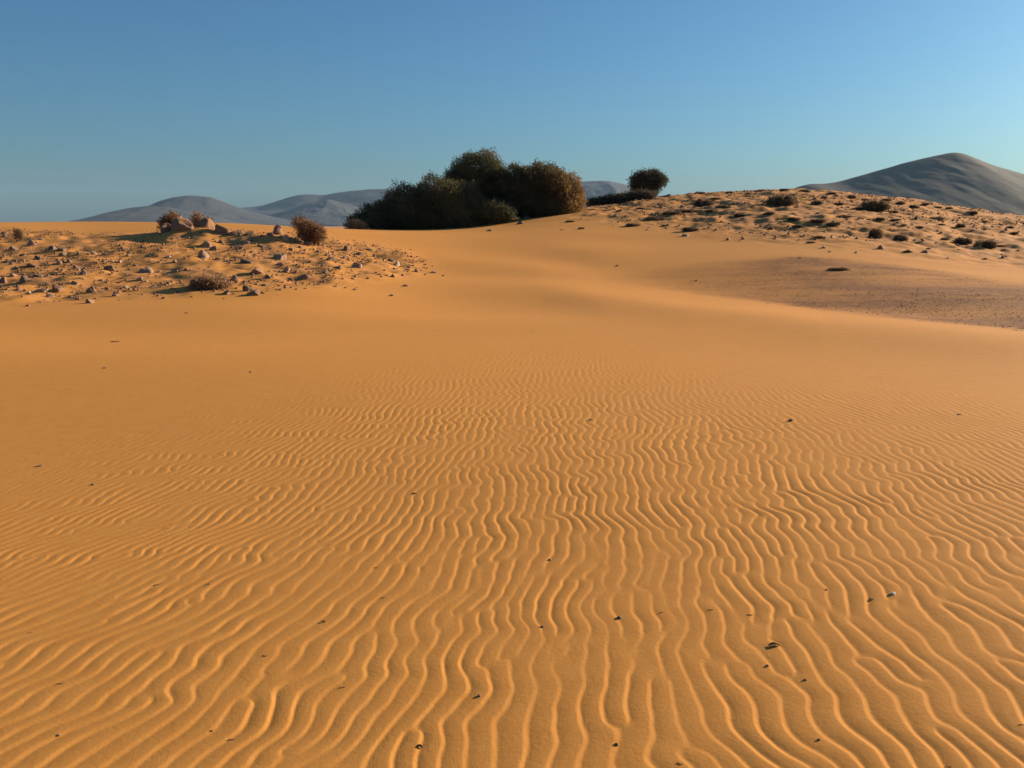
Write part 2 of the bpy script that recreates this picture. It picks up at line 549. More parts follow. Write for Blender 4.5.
def hills(name, label, pts, D, depth, mat, seed, base=-17, rel=.12, yst=1.0, rg=.05):
    xs = [p[0] for p in pts]; ys = [p[1] for p in pts]
    n, md = 420, 130
    a = np.linspace(min(xs), max(xs), n)
    t = tof(a)
    top = np.interp(a, xs, ys)
    k = np.exp(-.5 * (np.arange(-8, 9) / 3.) ** 2); k /= k.sum()
    top = np.convolve(np.pad(top, 8, mode='edge'), k, 'valid')
    d = np.linspace(-1, 1, md)
    Tm, Dm = np.meshgrid(t, d)
    Y = D + Dm * depth
    X = Tm * D * (1 + .35 * (Y / D - 1))
    peak = CAM_H + (222 - top)[None, :] / 917.0 * D - base
    ridge = 1 - np.abs(fbm(X, Y * .6 * yst, depth * .55, 5, seed, .55)) * 1.6
    prof = np.clip(1 - np.abs(Dm) ** 1.15, 0, 1)
    Z = base + peak * prof * (1 - rel * 2.2 * (1 - ridge) * np.clip(np.abs(Dm) * 3.5, 0.12, 1))
    Z = Z + peak * (rg * fbm(X, Y * yst, depth * .16, 5, seed + 5, .65)) * np.clip(np.abs(Dm) * 6, .25, 1)
    Z = np.where((np.abs(Dm) > .98), base - 6, Z)
    V = np.stack([X, Y, Z], -1).reshape(-1, 3)
    i = np.arange(n * md).reshape(md, n)
    q = np.stack([i[:-1, :-1], i[:-1, 1:], i[1:, 1:], i[1:, :-1]], -1).reshape(-1, 4)
    return props(link(name, mesh_np(name, V, q, mat, True)), label, kind='structure')


M_hill_l = hill_mat('pale_hill_slopes', (.085, .09, .095), (.06, .066, .072), (.045, .05, .052), .007)
M_hill_r = hill_mat('dark_hill_slopes', (.072, .066, .042), (.046, .044, .030), (.026, .028, .020), .008)
hills('hills', 'low front shoulder of the far hills at the left, just above the sand',
      [(60, 226), (78, 221.5), (95, 216), (110, 212), (130, 208), (150, 205.5), (170, 207), (195, 212), (225, 219), (250, 226)], 3000, 520, M_hill_l, 3)
hills('hills', 'pale bare far hill with a rounded top left of the bushes',
      [(110, 226), (140, 210), (160, 201), (175, 197), (192, 195), (212, 196.5), (232, 204), (250, 211), (275, 217), (300, 222), (330, 227)], 3600, 620, M_hill_l, 5)
hills('hills', 'darker slope in front of the higher far hill range',
      [(225, 226), (255, 218), (285, 211), (310, 203), (330, 199), (350, 204), (375, 212), (400, 219), (430, 227)], 4100, 500, M_hill_l, 6)
hills('hills', 'higher far hill range running behind the big bushes',
      [(185, 224), (215, 212), (245, 207), (262, 206), (280, 200), (298, 194.5), (312, 193.5), (325, 195), (340, 191.5), (370, 188.5), (400, 189), (440, 188), (500, 184), (560, 182), (600, 180), (625, 184), (650, 194), (700, 205), (760, 222)], 5000, 900, M_hill_l, 8)
hills('hills', 'dark mountain with a pointed top on the right horizon',
      [(700, 226), (770, 200), (795, 187), (808, 183.5), (820, 184), (835, 182), (860, 175), (900, 163), (930, 156), (948, 152.5), (958, 154), (985, 165), (1024, 176), (1100, 192), (1250, 225)], 2200, 640, M_hill_r, 14, rel=.03, yst=.3, rg=.028)


# ------------------------------------------------------------------ stones
def stone_mesh(name, seed, mat, flat=.6, cuts=11):
    g = np.random.default_rng(seed)
    import bmesh
    bm = bmesh.new(); bmesh.ops.create_icosphere(bm, subdivisions=3, radius=1)
    v = np.array([p.co[:] for p in bm.verts]); f = np.array([[q.index for q in p.verts] for p in bm.faces])
    bm.free()
    for _ in range(cuts):
        n = g.normal(size=3); n /= np.linalg.norm(n); d = g.uniform(.45, .85)
        s = v @ n - d; v = v - np.clip(s, 0, None)[:, None] * n
    v = v * (1, g.uniform(.6, .95), flat * g.uniform(.8, 1.2))
    v = v + .03 * g.normal(size=v.shape)
    v = v / max(abs(v[:, 0]).max(), .01)       # half-width 1
    return mesh_np(name, v, f, mat, False)


ST = [stone_mesh('stone', 100 + i, M_stone, random.uniform(.6, 1.0)) for i in range(9)]
SR = [stone_mesh('rock', 600 + i, M_rock, random.uniform(.7, 1.0)) for i in range(5)]
SD = [stone_mesh('stone', 200 + i, M_dark_stone, random.uniform(.55, .9)) for i in range(5)]
SP = [stone_mesh('stone', 300 + i, M_pale, random.uniform(.5, .8)) for i in range(4)]


def lay(name, me, x, y, z, w, sink, label, cat, group=None, tilt=.25, hgt=1.0):
    o = link(name, me, None, (x, y, z - sink))
    o.scale = (w, w * random.uniform(.8, 1.15), w * hgt)
    o.rotation_euler = (random.uniform(-tilt, tilt), random.uniform(-tilt, tilt), random.uniform(0, 6.28))
    return props(o, label, cat, group)


# named places used in the labels of the left mound
def zone(px, py):
    if px > 318:
        return 'on the stony tail of the mound' if px < 385 else 'near the tip of the stony tail'
    if px > 236:
        return 'beside the upright rocks' if py < 252 else 'below the upright rocks'
    if px > 150:
        return 'below the tall hummock' if py < 265 else 'around the tan shrub'
    if px > 75:
        return 'on the middle of the left mound'
    return 'on the upper left of the mound' if py < 262 else 'on the lower left of the mound'


ORD = ['leftmost', 'second from left', 'third from left', 'fourth from left', 'fifth from left', 'sixth from left', 'seventh from left',
       'eighth from left', 'ninth from left', 'tenth from left', 'eleventh from left', 'twelfth from left']


def tell_apart(objs):
    """things whose labels agree are told apart by their order from the left"""
    by = {}
    for o in objs: by.setdefault(o['label'], []).append(o)
    for lab, g in by.items():
        if len(g) < 2 or len(g) > 24: continue
        g.sort(key=lambda o: o.location.x / o.location.y)
        n = len(g)
        for k, o in enumerate(g):
            if k < (n + 1) // 2: w = ORD[k]
            else: w = {0: 'rightmost'}.get(n - 1 - k) or ORD[n - 1 - k].replace('left', 'right')
            o['label'] = f'{lab}, {w}'


left_st = [ # px, py (foot), width px, kind, height factor
 (4,234,7,0),(32,245,9,0),(41,240,7,0),(52,249,11,1),(62,250,7,1),(64,255,9,1),(39,260,9,1),(32,266,12,1),(14,250,9,0),(94,254,9,1),(108,270,12,1),
 (59,264,7,0),(60,272,5,1),(83,274,8,1),(26,281,10,1),(13,276,10,0),(39,276,8,1),(4,283,11,0),(41,292,14,0),(50,297,6,3),(30,294,5,3),(58,290,11,0),(92,292,10,0),
 (116,296,8,0),(89,303,9,2),(126,288,8,0),(148,273,20,0),(203,258,9,1),(278,234,11,2),(271,236,8,0),(285,239,7,2),(247,243,9,0),(221,243,7,0),
 (205,246,10,0),(240,249,9,0),(263,247,10,1),(298,243,11,1),(308,244,11,1),(346,250,7,1),(204,258,14,0),(281,259,13,0),(279,265,11,1),(247,263,11,1),(296,272,5,2),
 (286,272,12,0),(256,274,14,0),(268,278,8,1),(234,280,10,0),(265,286,8,0),(304,278,12,0),(291,280,9,0),(325,273,7,1),(339,269,9,0),(331,260,9,1),(358,267,10,0),
 (360,254,9,1),(369,250,8,1),(374,257,6,0),(391,261,9,1),(397,266,6,3),(417,272,6,0),(434,273,6,0),(381,277,5,1),(405,286,8,1),(391,296,4,1),(336,287,5,0),(345,288,5,1),
 (355,290,5,1),(227,294,10,0),(249,291,13,1),(254,295,14,0),(227,262,6,0),(214,250,8,0),(230,240,6,1),(255,240,7,0),(262,236,6,0),(240,236,5,0),(292,250,5,2),(318,252,5,0),
 (310,262,5,0),(345,258,5,0),(322,266,4,1),(425,275,4,1),(408,268,5,1),(443,276,3,0),(22,256,7,0),(10,262,8,1),(70,262,6,0),(76,268,6,0),(48,284,7,0),(75,284,6,0),
 (100,281,5,0),(104,262,5,1),(120,262,5,0),(136,266,6,0),(128,256,5,0),(140,280,7,0),(160,272,6,0),(175,262,6,0),(186,270,5,1),(150,262,4,0),(168,284,5,0),(18,290,6,0),(70,297,5,0),
]
g2 = np.random.default_rng(21)
for _ in range(100):
    a = g2.uniform(); px = g2.uniform(0, 420) if a < .5 else g2.uniform(0, 300)
    top = np.interp(px, [0, 110, 130, 300, 430], [235, 250, 242, 240, 270]); bot = np.interp(px, [0, 60, 270, 330, 430], [302, 304, 298, 282, 282])
    left_st.append((px, g2.uniform(top, bot), g2.uniform(2.2, 5.0), int(g2.choice([0, 0, 1, 1, 2]))))
hand = {
 (278,234): 'tallest upright pinkish rock in the cluster left of the reddish shrub',
 (285,239): 'pale faced rock leaning right of the tallest upright rock',
 (271,236): 'brown rock just left of the tallest upright rock',
 (298,243): 'dark slab stone tilted under the reddish shrub, left one of two',
 (308,244): 'dark slab stone tilted under the reddish shrub, right one of two',
 (397,266): 'bright whitish stone on the stony tail running right',
 (405,286): 'lone dark stone on smooth sand below the stony tail',
 (391,296): 'small lone pebble lowest below the stony tail',
 (50,297): 'bright white stone at the lower left mound edge, right one of two',
 (30,294): 'small white stone at the lower left mound edge, left one of two',
 (89,303): 'lone pale stone lowest on the smooth sand below the left mound',
 (148,273): 'long low slab of stone casting a wide shadow left of the tan shrub',
 (41,292): 'large flat brown stone beside the two white stones',
 (116,296): 'brown stone right of the lone pale stone at the mound foot',
 (108,270): 'broad dark stone in the middle of the left mound',
 (52,249): 'broad dark stone high on the left mound right of the dark plant',
 (32,266): 'dark stone in the shaded row near the left frame edge',
 (417,272): 'pinkish stone near the end of the stony tail',
 (434,273): 'small pinkish stone at the very tip of the stony tail',
 (249,291): 'wide dark stone right of the tan shrub',
 (254,295): 'wide brown stone lowest right of the tan shrub',
 (281,259): 'broad brown stone directly below the upright rocks',
 (126,288): 'brown stone alone between the mound foot and the long slab',
}
arr = np.array([(a, b) for a, b, *_ in left_st], dtype=float)
LX, LY, LZ, _h = pix(arr[:, 0], arr[:, 1])
sz_word = lambda w: 'large' if w > 10 else 'medium' if w > 7 else 'small' if w > 4.6 else 'tiny'
kw = {0: 'pinkish brown', 1: 'dark brown', 2: 'pale', 3: 'whitish'}
for i, (px, py, w, k) in enumerate(left_st):
    me = random.choice({0: ST, 1: SD if w < 14 else ST, 2: ST + SP, 3: SP}[k])
    half = w * LY[i] / F / 2 * 1.15
    lab = hand.get((px, py)); grp = None
    if not lab:
        lab = f'{sz_word(w)} {kw[k]} stone {zone(px, py)}'; grp = f'{sz_word(w)} stones {zone(px, py)}'
    up = {(278,234): 1.7, (285,239): 1.6, (271,236): 1.5, (397,266): 1.2}.get((px, py), 1.0)
    lay('stone', me, LX[i], LY[i], LZ[i], half, half * .05, lab, 'stone', grp, .4, up * 1.25)

# stones on the right hill
right_st = [(651,194,10,2,'pale stone at the foot of the round bush'),(640,193,8,2,'pale block under the left side of the round bush'),
 (665,193,16,1,'dark flat rock right of the round bush'),(684,194,6,2,'small pale rock on the ridge right of the round bush'),
 (581,229,9,1,'dark stone lowest right of the big bushes'),(562,230,6,0,'small stone in front of the big bushes'),
 (615,216,8,1,'dark stone on smooth sand below the low ridge'),(592,216,7,1,'dark stone close to the right end of the big bushes'),
 (686,236,9,0,'brown stone lying lone on sand below the crest'),(770,229,9,1,'round dark stone alone on sand at mid slope'),
 (756,225,5,1,'small dark stone upper left of the round dark stone'),(881,249,12,0,'greyish stone under the round dark shrub on the slope'),
 (908,252,14,0,'long flat stone in the row below the dark shrubs'),(925,253,11,0,'brown stone right of the long flat stone'),
 (696,281,4,1,'tiny dark stone left of the gravelly patch'),(617,266,5,1,'tiny dark stone on smooth sand left of the gravelly patch'),
 (768,304,5,1,'tiny dark stone on smooth sand below the gravelly patch'),(800,258,5,1,'small dark stone at the top edge of the gravelly patch'),
 (823,248,8,0,'brown stone left of the row below the dark shrubs'),(830,252,6,0,'small brown stone next to the brown stone on the slope'),
 (856,253,6,1,'small dark stone between gravelly patch and dark shrubs'),(1004,257,9,0,'brown stone near right frame edge above the gravelly patch'),
 (985,259,7,0,'small brown stone left of the one near the right frame edge'),(948,258,8,0,'flat brown stone below the long dark shrubs'),
 (490,231,8,0,'pinkish stone in front of the middle of the big bushes'),(388,227,7,3,'pale stone at the left foot of the big bushes'),
 (520,224,10,1,'dark stone under the right part of the big bushes'),(525,219,12,1,'dark lump right in front of the big bushes')]
for i in range(60):
    px = g2.uniform(600, 1020); top = np.interp(px, [600, 640, 700, 830, 900, 1024], [208, 203, 196, 194, 205, 228]); bot = np.interp(px, [600, 700, 800, 1024], [216, 222, 240, 262])
    w = g2.uniform(3, 8)
    side = 'near the round bush' if px < 690 else 'below the ridge crest' if px < 800 else 'on the upper right slope' if px < 900 else 'on the slope near the right frame edge'
    right_st.append((px, g2.uniform(top, bot), w, int(g2.choice([0, 1])), None, side))
arr = np.array([(a[0], a[1]) for a in right_st], dtype=float)
PX, PY, PZ, _h = pix(arr[:, 0], arr[:, 1])
for i, s in enumerate(right_st):
    me = random.choice({0: ST, 1: SD, 2: SP, 3: SP}[s[3]])
    half = s[2] * PY[i] / F / 2 * .85
    lab, grp = s[4], None
    if lab is None:
        lab = f'small {kw[s[3]]} stone lying {s[5]}'; grp = f'small stones {s[5]}'
    lay('stone', me, PX[i], PY[i], PZ[i], half, half * .1, lab, 'stone', grp, .25)


# ------------------------------------------------------------------ foliage
def leaves(blobs, n, per, ll, lw, spread, seed, lo=.45, up=.25, wisp=.06, zmin=0.0, tone=(0, 1), tone_x=None, rnd=.7, low=True):
    g = np.random.default_rng(seed)
    B = np.array(blobs, dtype=float)
    wgt = B[:, 3] * B[:, 4] + B[:, 3] * B[:, 5]; wgt /= wgt.sum()
    b = B[g.choice(len(B), n, p=wgt)]
    d = g.normal(size=(n, 3)); d /= np.linalg.norm(d, axis=1)[:, None]
    if not low: d[:, 2] = np.where(d[:, 2] < -.35, -d[:, 2], d[:, 2])
    r = (lo + (1 - lo) * g.uniform(size=n) ** .5) * (1 + np.abs(g.normal(size=n)) * wisp)
    # lumpy outline: clumps of growth
    lump = .93 + .12 * np.sin(d[:, 0] * 5 + b[:, 0] * 3) * np.cos(d[:, 1] * 4 + b[:, 1]) + .07 * np.sin(d[:, 2] * 9 + d[:, 0] * 7 + b[:, 2])
    p = b[:, :3] + d * b[:, 3:6] * (r * lump)[:, None]
    nrm = d / b[:, 3:6]; nrm /= np.linalg.norm(nrm, axis=1)[:, None]
    tn = g.uniform(tone[0], tone[1], n)
    if tone_x: tn = tn + tone_x[2] * np.clip((p[:, 0] - tone_x[0]) / (tone_x[1] - tone_x[0]), 0, 1)  # lighter, warmer toward the right: sunlight put into the leaf colour
    tn += .25 * np.sin(p[:, 0] * 2.3 + p[:, 2] * 3.1) * .5
    P = np.repeat(p, per, 0); Nn = np.repeat(nrm, per, 0); T = np.repeat(tn, per) + g.normal(size=n * per) * .06
    m = n * per
    P = P + g.normal(size=(m, 3)) * spread
    dr = Nn * .7 + np.array([0, 0, up]) + g.normal(size=(m, 3)) * rnd; dr /= np.linalg.norm(dr, axis=1)[:, None]
    sd = np.cross(dr, g.normal(size=(m, 3))); sd /= np.linalg.norm(sd, axis=1)[:, None]
    L = (ll * g.uniform(.6, 1.3, m))[:, None]; W = (lw * g.uniform(.7, 1.3, m))[:, None]
    q = np.stack([P, P + dr * L * .5 + sd * W * .5, P + dr * L, P + dr * L * .5 - sd * W * .5], 1)
    keep = q[:, :, 2].min(1) > zmin
    q = q[keep]; T = np.repeat(np.clip(T[keep], 0, 1), 4)
    v = q.reshape(-1, 3); f = np.arange(len(v)).reshape(-1, 4)
    return v, f, T


def tube(path, r0, r1, n=6):
    path = np.array(path, dtype=float); V = []; k = len(path)
    for i, p in enumerate(path):
        d = path[min(i + 1, k - 1)] - path[max(i - 1, 0)]; d /= np.linalg.norm(d)
        a = np.cross(d, (0.3, .9, .1)); a /= np.linalg.norm(a); c = np.cross(d, a)
        r = r0 + (r1 - r0) * i / (k - 1)
        for j in range(n):
            an = 2 * math.pi * j / n; V.append(p + r * (math.cos(an) * a + math.sin(an) * c))
    Fc = [[i * n + j, i * n + (j + 1) % n, (i + 1) * n + (j + 1) % n, (i + 1) * n + j] for i in range(k - 1) for j in range(n)]
    return np.array(V), np.array(Fc)


def stems(blobs, seed, n_each=4, r0=.07, spread=.35, base=(0, 0)):
    g = np.random.default_rng(seed); Vs, Fs, off = [], [], 0
    for (cx, cy, cz, rx, ry, rz) in blobs:
        for k in range(n_each):
            s = np.array([base[0] + (cx - base[0]) * .55 + g.normal() * spread, base[1] + (cy - base[1]) * .55 + g.normal() * spread, -.15])
            e = np.array([cx, cy, cz]) + g.normal(size=3) * (rx, ry, rz) * .38
            m1 = s * .6 + e * .4 + g.normal(size=3) * .12 + (0, 0, .15)
            m2 = s * .25 + e * .75 + g.normal(size=3) * .12
            v, f = tube([s, m1, m2, e], r0 * g.uniform(.7, 1.2), r0 * .2)
            Vs.append(v); Fs.append(f + off); off += len(v)
    return np.vstack(Vs), np.vstack(Fs)


def bush(name, label, px, py, Y, blobs_px, mat, nl, seed, cat='bush', ll=.13, lw=.045, tone=(0, 1), tone_x=None, stem_r=.06, group=None, zoff=0., lo=.45, per=14, n_each=4, spread=.10, wisp=.06):
    """blobs_px: (px, py centre, rx px, rz px, dy m, ry m) seen from the camera; turned into metres at depth Y"""
    k = Y / F
    X = (px - 512) * Y / 902.
    z0 = float(H(X, Y)) + zoff
    root = props(link(name, None, None, (X, Y, z0)), label, cat, group)
    bl = []
    for (bx, by, rx, rz, dy, ry) in blobs_px:
        zc = CAM_H + (222 - by) / 917. * (Y + dy) - z0
        bl.append(((bx - 512) * (Y + dy) / 902. - X, dy, zc, rx * k, ry, rz * k))
    v, f, T = leaves(bl, nl, per, ll, lw, spread, seed, lo=lo, zmin=-.5, tone=tone, tone_x=tone_x, wisp=wisp)
    # trim what would lie under the sand
    c = v.reshape(-1, 4, 3)
    keep = c[:, :, 2].min(1) > H(X + c[:, 0, 0], Y + c[:, 0, 1]) - z0 - .03
    v = c[keep].reshape(-1, 3); T = T.reshape(-1, 4)[keep].ravel(); f = np.arange(len(v)).reshape(-1, 4)
    link('crown', mesh_np('crown', v, f, mat, False, {'tone': T}), root)
    sv, sf = stems(bl, seed + 1, n_each, stem_r, min(.35, .2 * bl[0][3]))
    link('stems', mesh_np('stems', sv, sf, M_bark, True), root)
    return root


bush('large_bush', 'wide dark green spreading bush, leftmost of the big bush clump', 425, 226, 50,
     [(440, 203, 32, 26, 0, 2.0), (410, 207, 30, 22, .2, 1.7), (462, 206, 26, 24, .3, 1.8), (384, 215, 24, 12, 0, 1.2), (366, 221, 18, 7, -.2, .9), (425, 215, 50, 14, -.5, 1.6), (440, 220, 46, 12, -.8, 1.3), (395, 221, 34, 9, -.6, 1.2)],
     M_green, 8200, 31, wisp=.04, tone=(0, .55), tone_x=(0, 2.5, .35))  # sunlit highlights on its right side painted into the leaf tone
bush('tall_bush', 'tallest dark green domed bush rising from the middle of the clump', 478, 222, 53,
     [(479, 174, 27, 21, 0, 1.7), (463, 186, 20, 20, .2, 1.5), (493, 187, 22, 22, -.1, 1.5), (480, 202, 30, 24, 0, 1.6), (480, 214, 30, 16, -.3, 1.5)],
     M_green, 6200, 33, wisp=.04, tone=(0, .75), stem_r=.09)
bush('large_bush', 'brownish bush with sunlit reddish right flank at right end of clump', 535, 216, 52,
     [(520, 188, 24, 22, 0, 1.7), (543, 187, 28, 22, .1, 1.8), (563, 191, 19, 18, 0, 1.3), (572, 198, 11, 13, -.1, .9), (530, 203, 38, 14, -.4, 1.3), (545, 208, 36, 10, -.5, 1.3), (567, 204, 17, 11, -.3, 1.0)],
     M_brown, 7800, 35, wisp=.04, tone=(-.1, .45), tone_x=(0, 2.2, .65))  # right flank tone: drier leaves and painted sunlight together
bush('low_bush', 'low olive bush in front of the clump below the tall dome', 496, 222, 49,
     [(494, 211, 15, 8, 0, 1.0), (504, 213, 11, 6, 0, .8), (480, 214, 14, 7, 0, .8)], M_green, 1100, 37, tone=(0, .8))
bush('round_bush', 'small round grey green bush standing alone on the ridge', 647, 191, 64,
     [(647, 180, 16, 8.5, 0, 1.1), (641, 184, 11, 7, 0, .9), (654, 181, 11, 7.5, .1, .9), (645, 190, 14, 5, 0, .7)], M_round, 1500, 39, tone=(0, .8), ll=.14, lw=.05)
bush('low_bush', 'dark flattened bush partly standing in for shadow on ridge left of the round bush', 620, 203, 61,
     [(625, 200, 24, 4.5, 0, .9), (604, 203, 20, 3, 0, .8), (641, 196, 15, 4, .2, .8)], M_scrub, 1500, 41, tone=(-.3, .4), stem_r=.03)  # dark low growth, added partly in place of the shadow lying on the ridge

bush('dry_shrub', 'reddish brown dry shrub at the right top of the left mound', 311, 238, 29.5,
     [(312, 231, 10, 7, 0, .36), (305, 228, 7, 6, 0, .26), (318, 234, 7, 6, 0, .25), (311, 237, 10, 5, 0, .3)], M_dry, 900, 51, 'shrub', ll=.09, lw=.018, stem_r=.015, lo=.2, per=12, spread=.05, n_each=9, wisp=.12)
bush('dry_shrub', 'thin dark shrub behind the left side of the reddish shrub', 298, 226, 32,
     [(299, 221, 6, 4, 0, .25), (300, 225, 6, 4, 0, .25)], M_dry, 130, 53, 'shrub', ll=.09, lw=.018, stem_r=.012, lo=.2, per=9, spread=.06, n_each=10, wisp=.2, tone=(-.2, .4))
bush('dry_shrub', 'tan dry shrub with long dark shadow at the foot of the mound', 206, 291, 20,
     [(207, 286, 14, 6, 0, .3), (196, 286, 9, 7, 0, .22), (217, 288, 9, 4, 0, .2)], M_tan, 800, 55, 'shrub', ll=.07, lw=.013, stem_r=.010, lo=.15, per=12, spread=.04, n_each=12, wisp=.15, tone=(-.1, .7))
bush('dry_shrub', 'pale sandy tuft just left in front of the big bushes', 355, 230, 46,
     [(355, 226, 11, 5, 0, .4)], M_tan, 260, 57, 'shrub', ll=.11, lw=.022, stem_r=.012, lo=.2, per=12, spread=.06, n_each=8, tone=(.2, 1))
bush('dry_shrub', 'small dark plant upright on the left mound near the frame edge', 16, 240, 30,
     [(16, 233, 2.5, 4, 0, .10), (17, 237, 3, 3, 0, .10)], M_dry, 120, 59, 'shrub', ll=.05, lw=.016, stem_r=.012, lo=.1, per=10, spread=.04, n_each=5, wisp=.1, tone=(-.3, .3))
bush('dry_shrub', 'brown shrub growing on top of the tall hummock, left one', 173, 232, 31.6,
     [(173, 219, 6, 5, 0, .25), (166, 223, 6, 5, 0, .22), (170, 228, 8, 5, 0, .3)], M_dry, 330, 61, 'shrub', ll=.10, lw=.022, stem_r=.015, lo=.2, per=12, spread=.05, n_each=8, wisp=.15)
bush('dry_shrub', 'tan shrub on top of the tall hummock, right one', 194, 230, 31.6,
     [(197, 217, 4, 3, 0, .2), (206, 222, 5, 3, 0, .2), (200, 227, 8, 5, 0, .3)], M_tan, 240, 63, 'shrub', ll=.09, lw=.02, stem_r=.015, lo=.2, per=12, spread=.05, n_each=8, wisp=.15, tone=(-.3, .4))

# the eroded hummock that carries the two shrubs
hm = [(167, 233, 24, 1.0, 'brown lump forming the left end of the tall hummock', 1), (183, 233, 32, 1.15, 'largest brown rock in the middle of the tall hummock', 0),
      (203, 234, 28, .95, 'rounded pinkish rock right in the tall hummock', 0), (220, 236, 24, .75, 'lower pinkish rock at the right end of the hummock', 0),
      (238, 238, 18, .6, 'small rock trailing right from the tall hummock', 0), (174, 238, 14, .6, 'dark rock at the left foot of the tall hummock', 1),
      (192, 239, 12, .6, 'pale rock at the foot of the tall hummock', 0), (212, 240, 11, .6, 'dark rock at the right foot of the tall hummock', 1),
      (250, 240, 13, .6, 'flat rock between the tall hummock and the upright rocks', 0)]
hy = np.array([30.6, 30.3, 30.5, 30.2, 30.0, 29.2, 29.3, 29.1, 29.8])
hx = tof([h[0] for h in hm]) * hy; hz = H(hx, hy)
for i, h in enumerate(hm):
    half = h[2] * hy[i] / F / 2
    lay('rock', SR[i % 5], hx[i], hy[i], hz[i], half * 1.15, half * .22, h[4], 'rock', None, .2, h[3] * (1.35 if i < 5 else 1.0))


# low scrub on the right hill: five kinds of tuft, copied
def scrub_mesh(seed, n=420):
    g = np.random.default_rng(seed)
    bl = [(0, 0, .12, .8, .6, .28)] + [(g.uniform(-.5, .5), g.uniform(-.3, .3), g.uniform(.08, .2), g.uniform(.3, .5), g.uniform(.3, .4), g.uniform(.15, .3)) for _ in range(3)]
    v, f, T = leaves(bl, n, 10, .14, .04, .05, seed, lo=.2, zmin=-.08, tone=(0, .8), wisp=.1)
    v[:, 0] /= 1.0
    return mesh_np('scrub', v, f, M_scrub, False, {'tone': T})


SC = [scrub_mesh(400 + i) for i in range(6)]
sc_list = [(781,206,36,'widest dark low scrub just under the ridge crest',1),(703,206,22,'dark low scrub at the left end of the ridge',1),(686,213,26,'flat dark scrub below the left end of the ridge',.6),
 (655,220,24,'flat dark scrub on sand right of the big bushes',.6),(633,226,16,'thin flat scrub below the flat dark one',.5),(690,231,18,'dark scrub with a long shadow on sand at mid slope',.8),
 (710,212,14,None,.7),(740,216,14,None,.6),(769,214,12,None,.6),(797,227,12,None,.8),(794,220,14,None,.8),(672,214,20,None,.5),(724,208,16,None,.6),
 (817,204,13,None,.9),(838,205,11,None,.9),(851,198,10,None,.9),(824,198,7,None,.8),(874,210,30,'broad grey green scrub on the upper right slope',1),(858,210,16,None,.7),(893,213,12,None,.8),
 (887,201,10,None,.8),(901,204,10,None,.8),(914,208,11,None,.9),(925,205,8,None,.8),(938,208,9,None,.7),(949,209,8,None,.8),(971,214,13,'low scrub on the skyline near the mountain foot',.8),
 (844,218,20,'flat grey scrub in the middle of the right slope',.6),(833,225,16,'dark flat scrub below the flat grey one',.7),(817,222,16,None,.6),(799,227,9,None,.8),(880,220,10,None,.9),
 (895,221,10,None,.9),(904,226,8,None,.8),(919,228,9,None,.8),(936,220,15,'dark scrub high on the slope near the mountain foot',.8),(942,225,7,None,.7),(960,227,10,'small upright dark scrub left of the frame edge',1.3),
 (876,238,15,'round dark shrub with a long shadow on the right slope',1.9),(900,240,15,'second round dark shrub, right of the one with long shadow',1.5),
 (818,238,11,None,.7),(811,243,10,None,.6),(945,240,11,'dark scrub between the round shrubs and the long scrub',.8),(962,243,20,'long dark scrub near right frame edge, left half',.9),(984,247,24,'long dark scrub near right frame edge, right half',.9),
 (1000,247,12,None,.6),(1014,234,9,None,.8),(1010,228,7,None,.8),(908,252,10,None,.5),(839,270,24,'flat dark scrub at the top edge of the gravelly patch',.35),
 (760,192,14,None,.6),(748,197,10,None,.6),(730,193,10,None,.6),(700,194,12,None,.6),(715,199,12,None,.5),(805,192,14,None,.6),(785,190,12,None,.5),(832,194,10,None,.6),
 (865,200,8,None,.7),(985,222,7,None,.7),(1000,225,6,None,.7),(570,222,10,None,.5),(607,211,10,None,.5),(640,209,10,None,.5),(665,226,8,None,.5)]
sx, sy, szz, _h = pix([s[0] for s in sc_list], [s[1] for s in sc_list])
for i, (px, py, w, lab, hg) in enumerate(sc_list):
    half = w * sy[i] / F / 2 * 1.12
    o = link('low_scrub', SC[i % 6], None, (sx[i], sy[i], szz[i] - half * .02))
    o.scale = (half, half * random.uniform(.8, 1.2), half * random.uniform(.95, 1.3) * hg)
    o.rotation_euler = (0, 0, random.uniform(-.6, .6) + random.choice((0, math.pi)))
    if lab: props(o, lab, 'scrub')
    else:
        where = ('along the ridge crest' if py < 200 else 'on the slope below the crest' if px < 800 else
                 'on the upper right slope' if py < 216 else 'on the lower right slope')
        s = 'small' if w < 11 else 'medium'
        props(o, f'{s} dull dark scrub tuft {where}', 'scrub', f'{s} scrub tufts {where}')


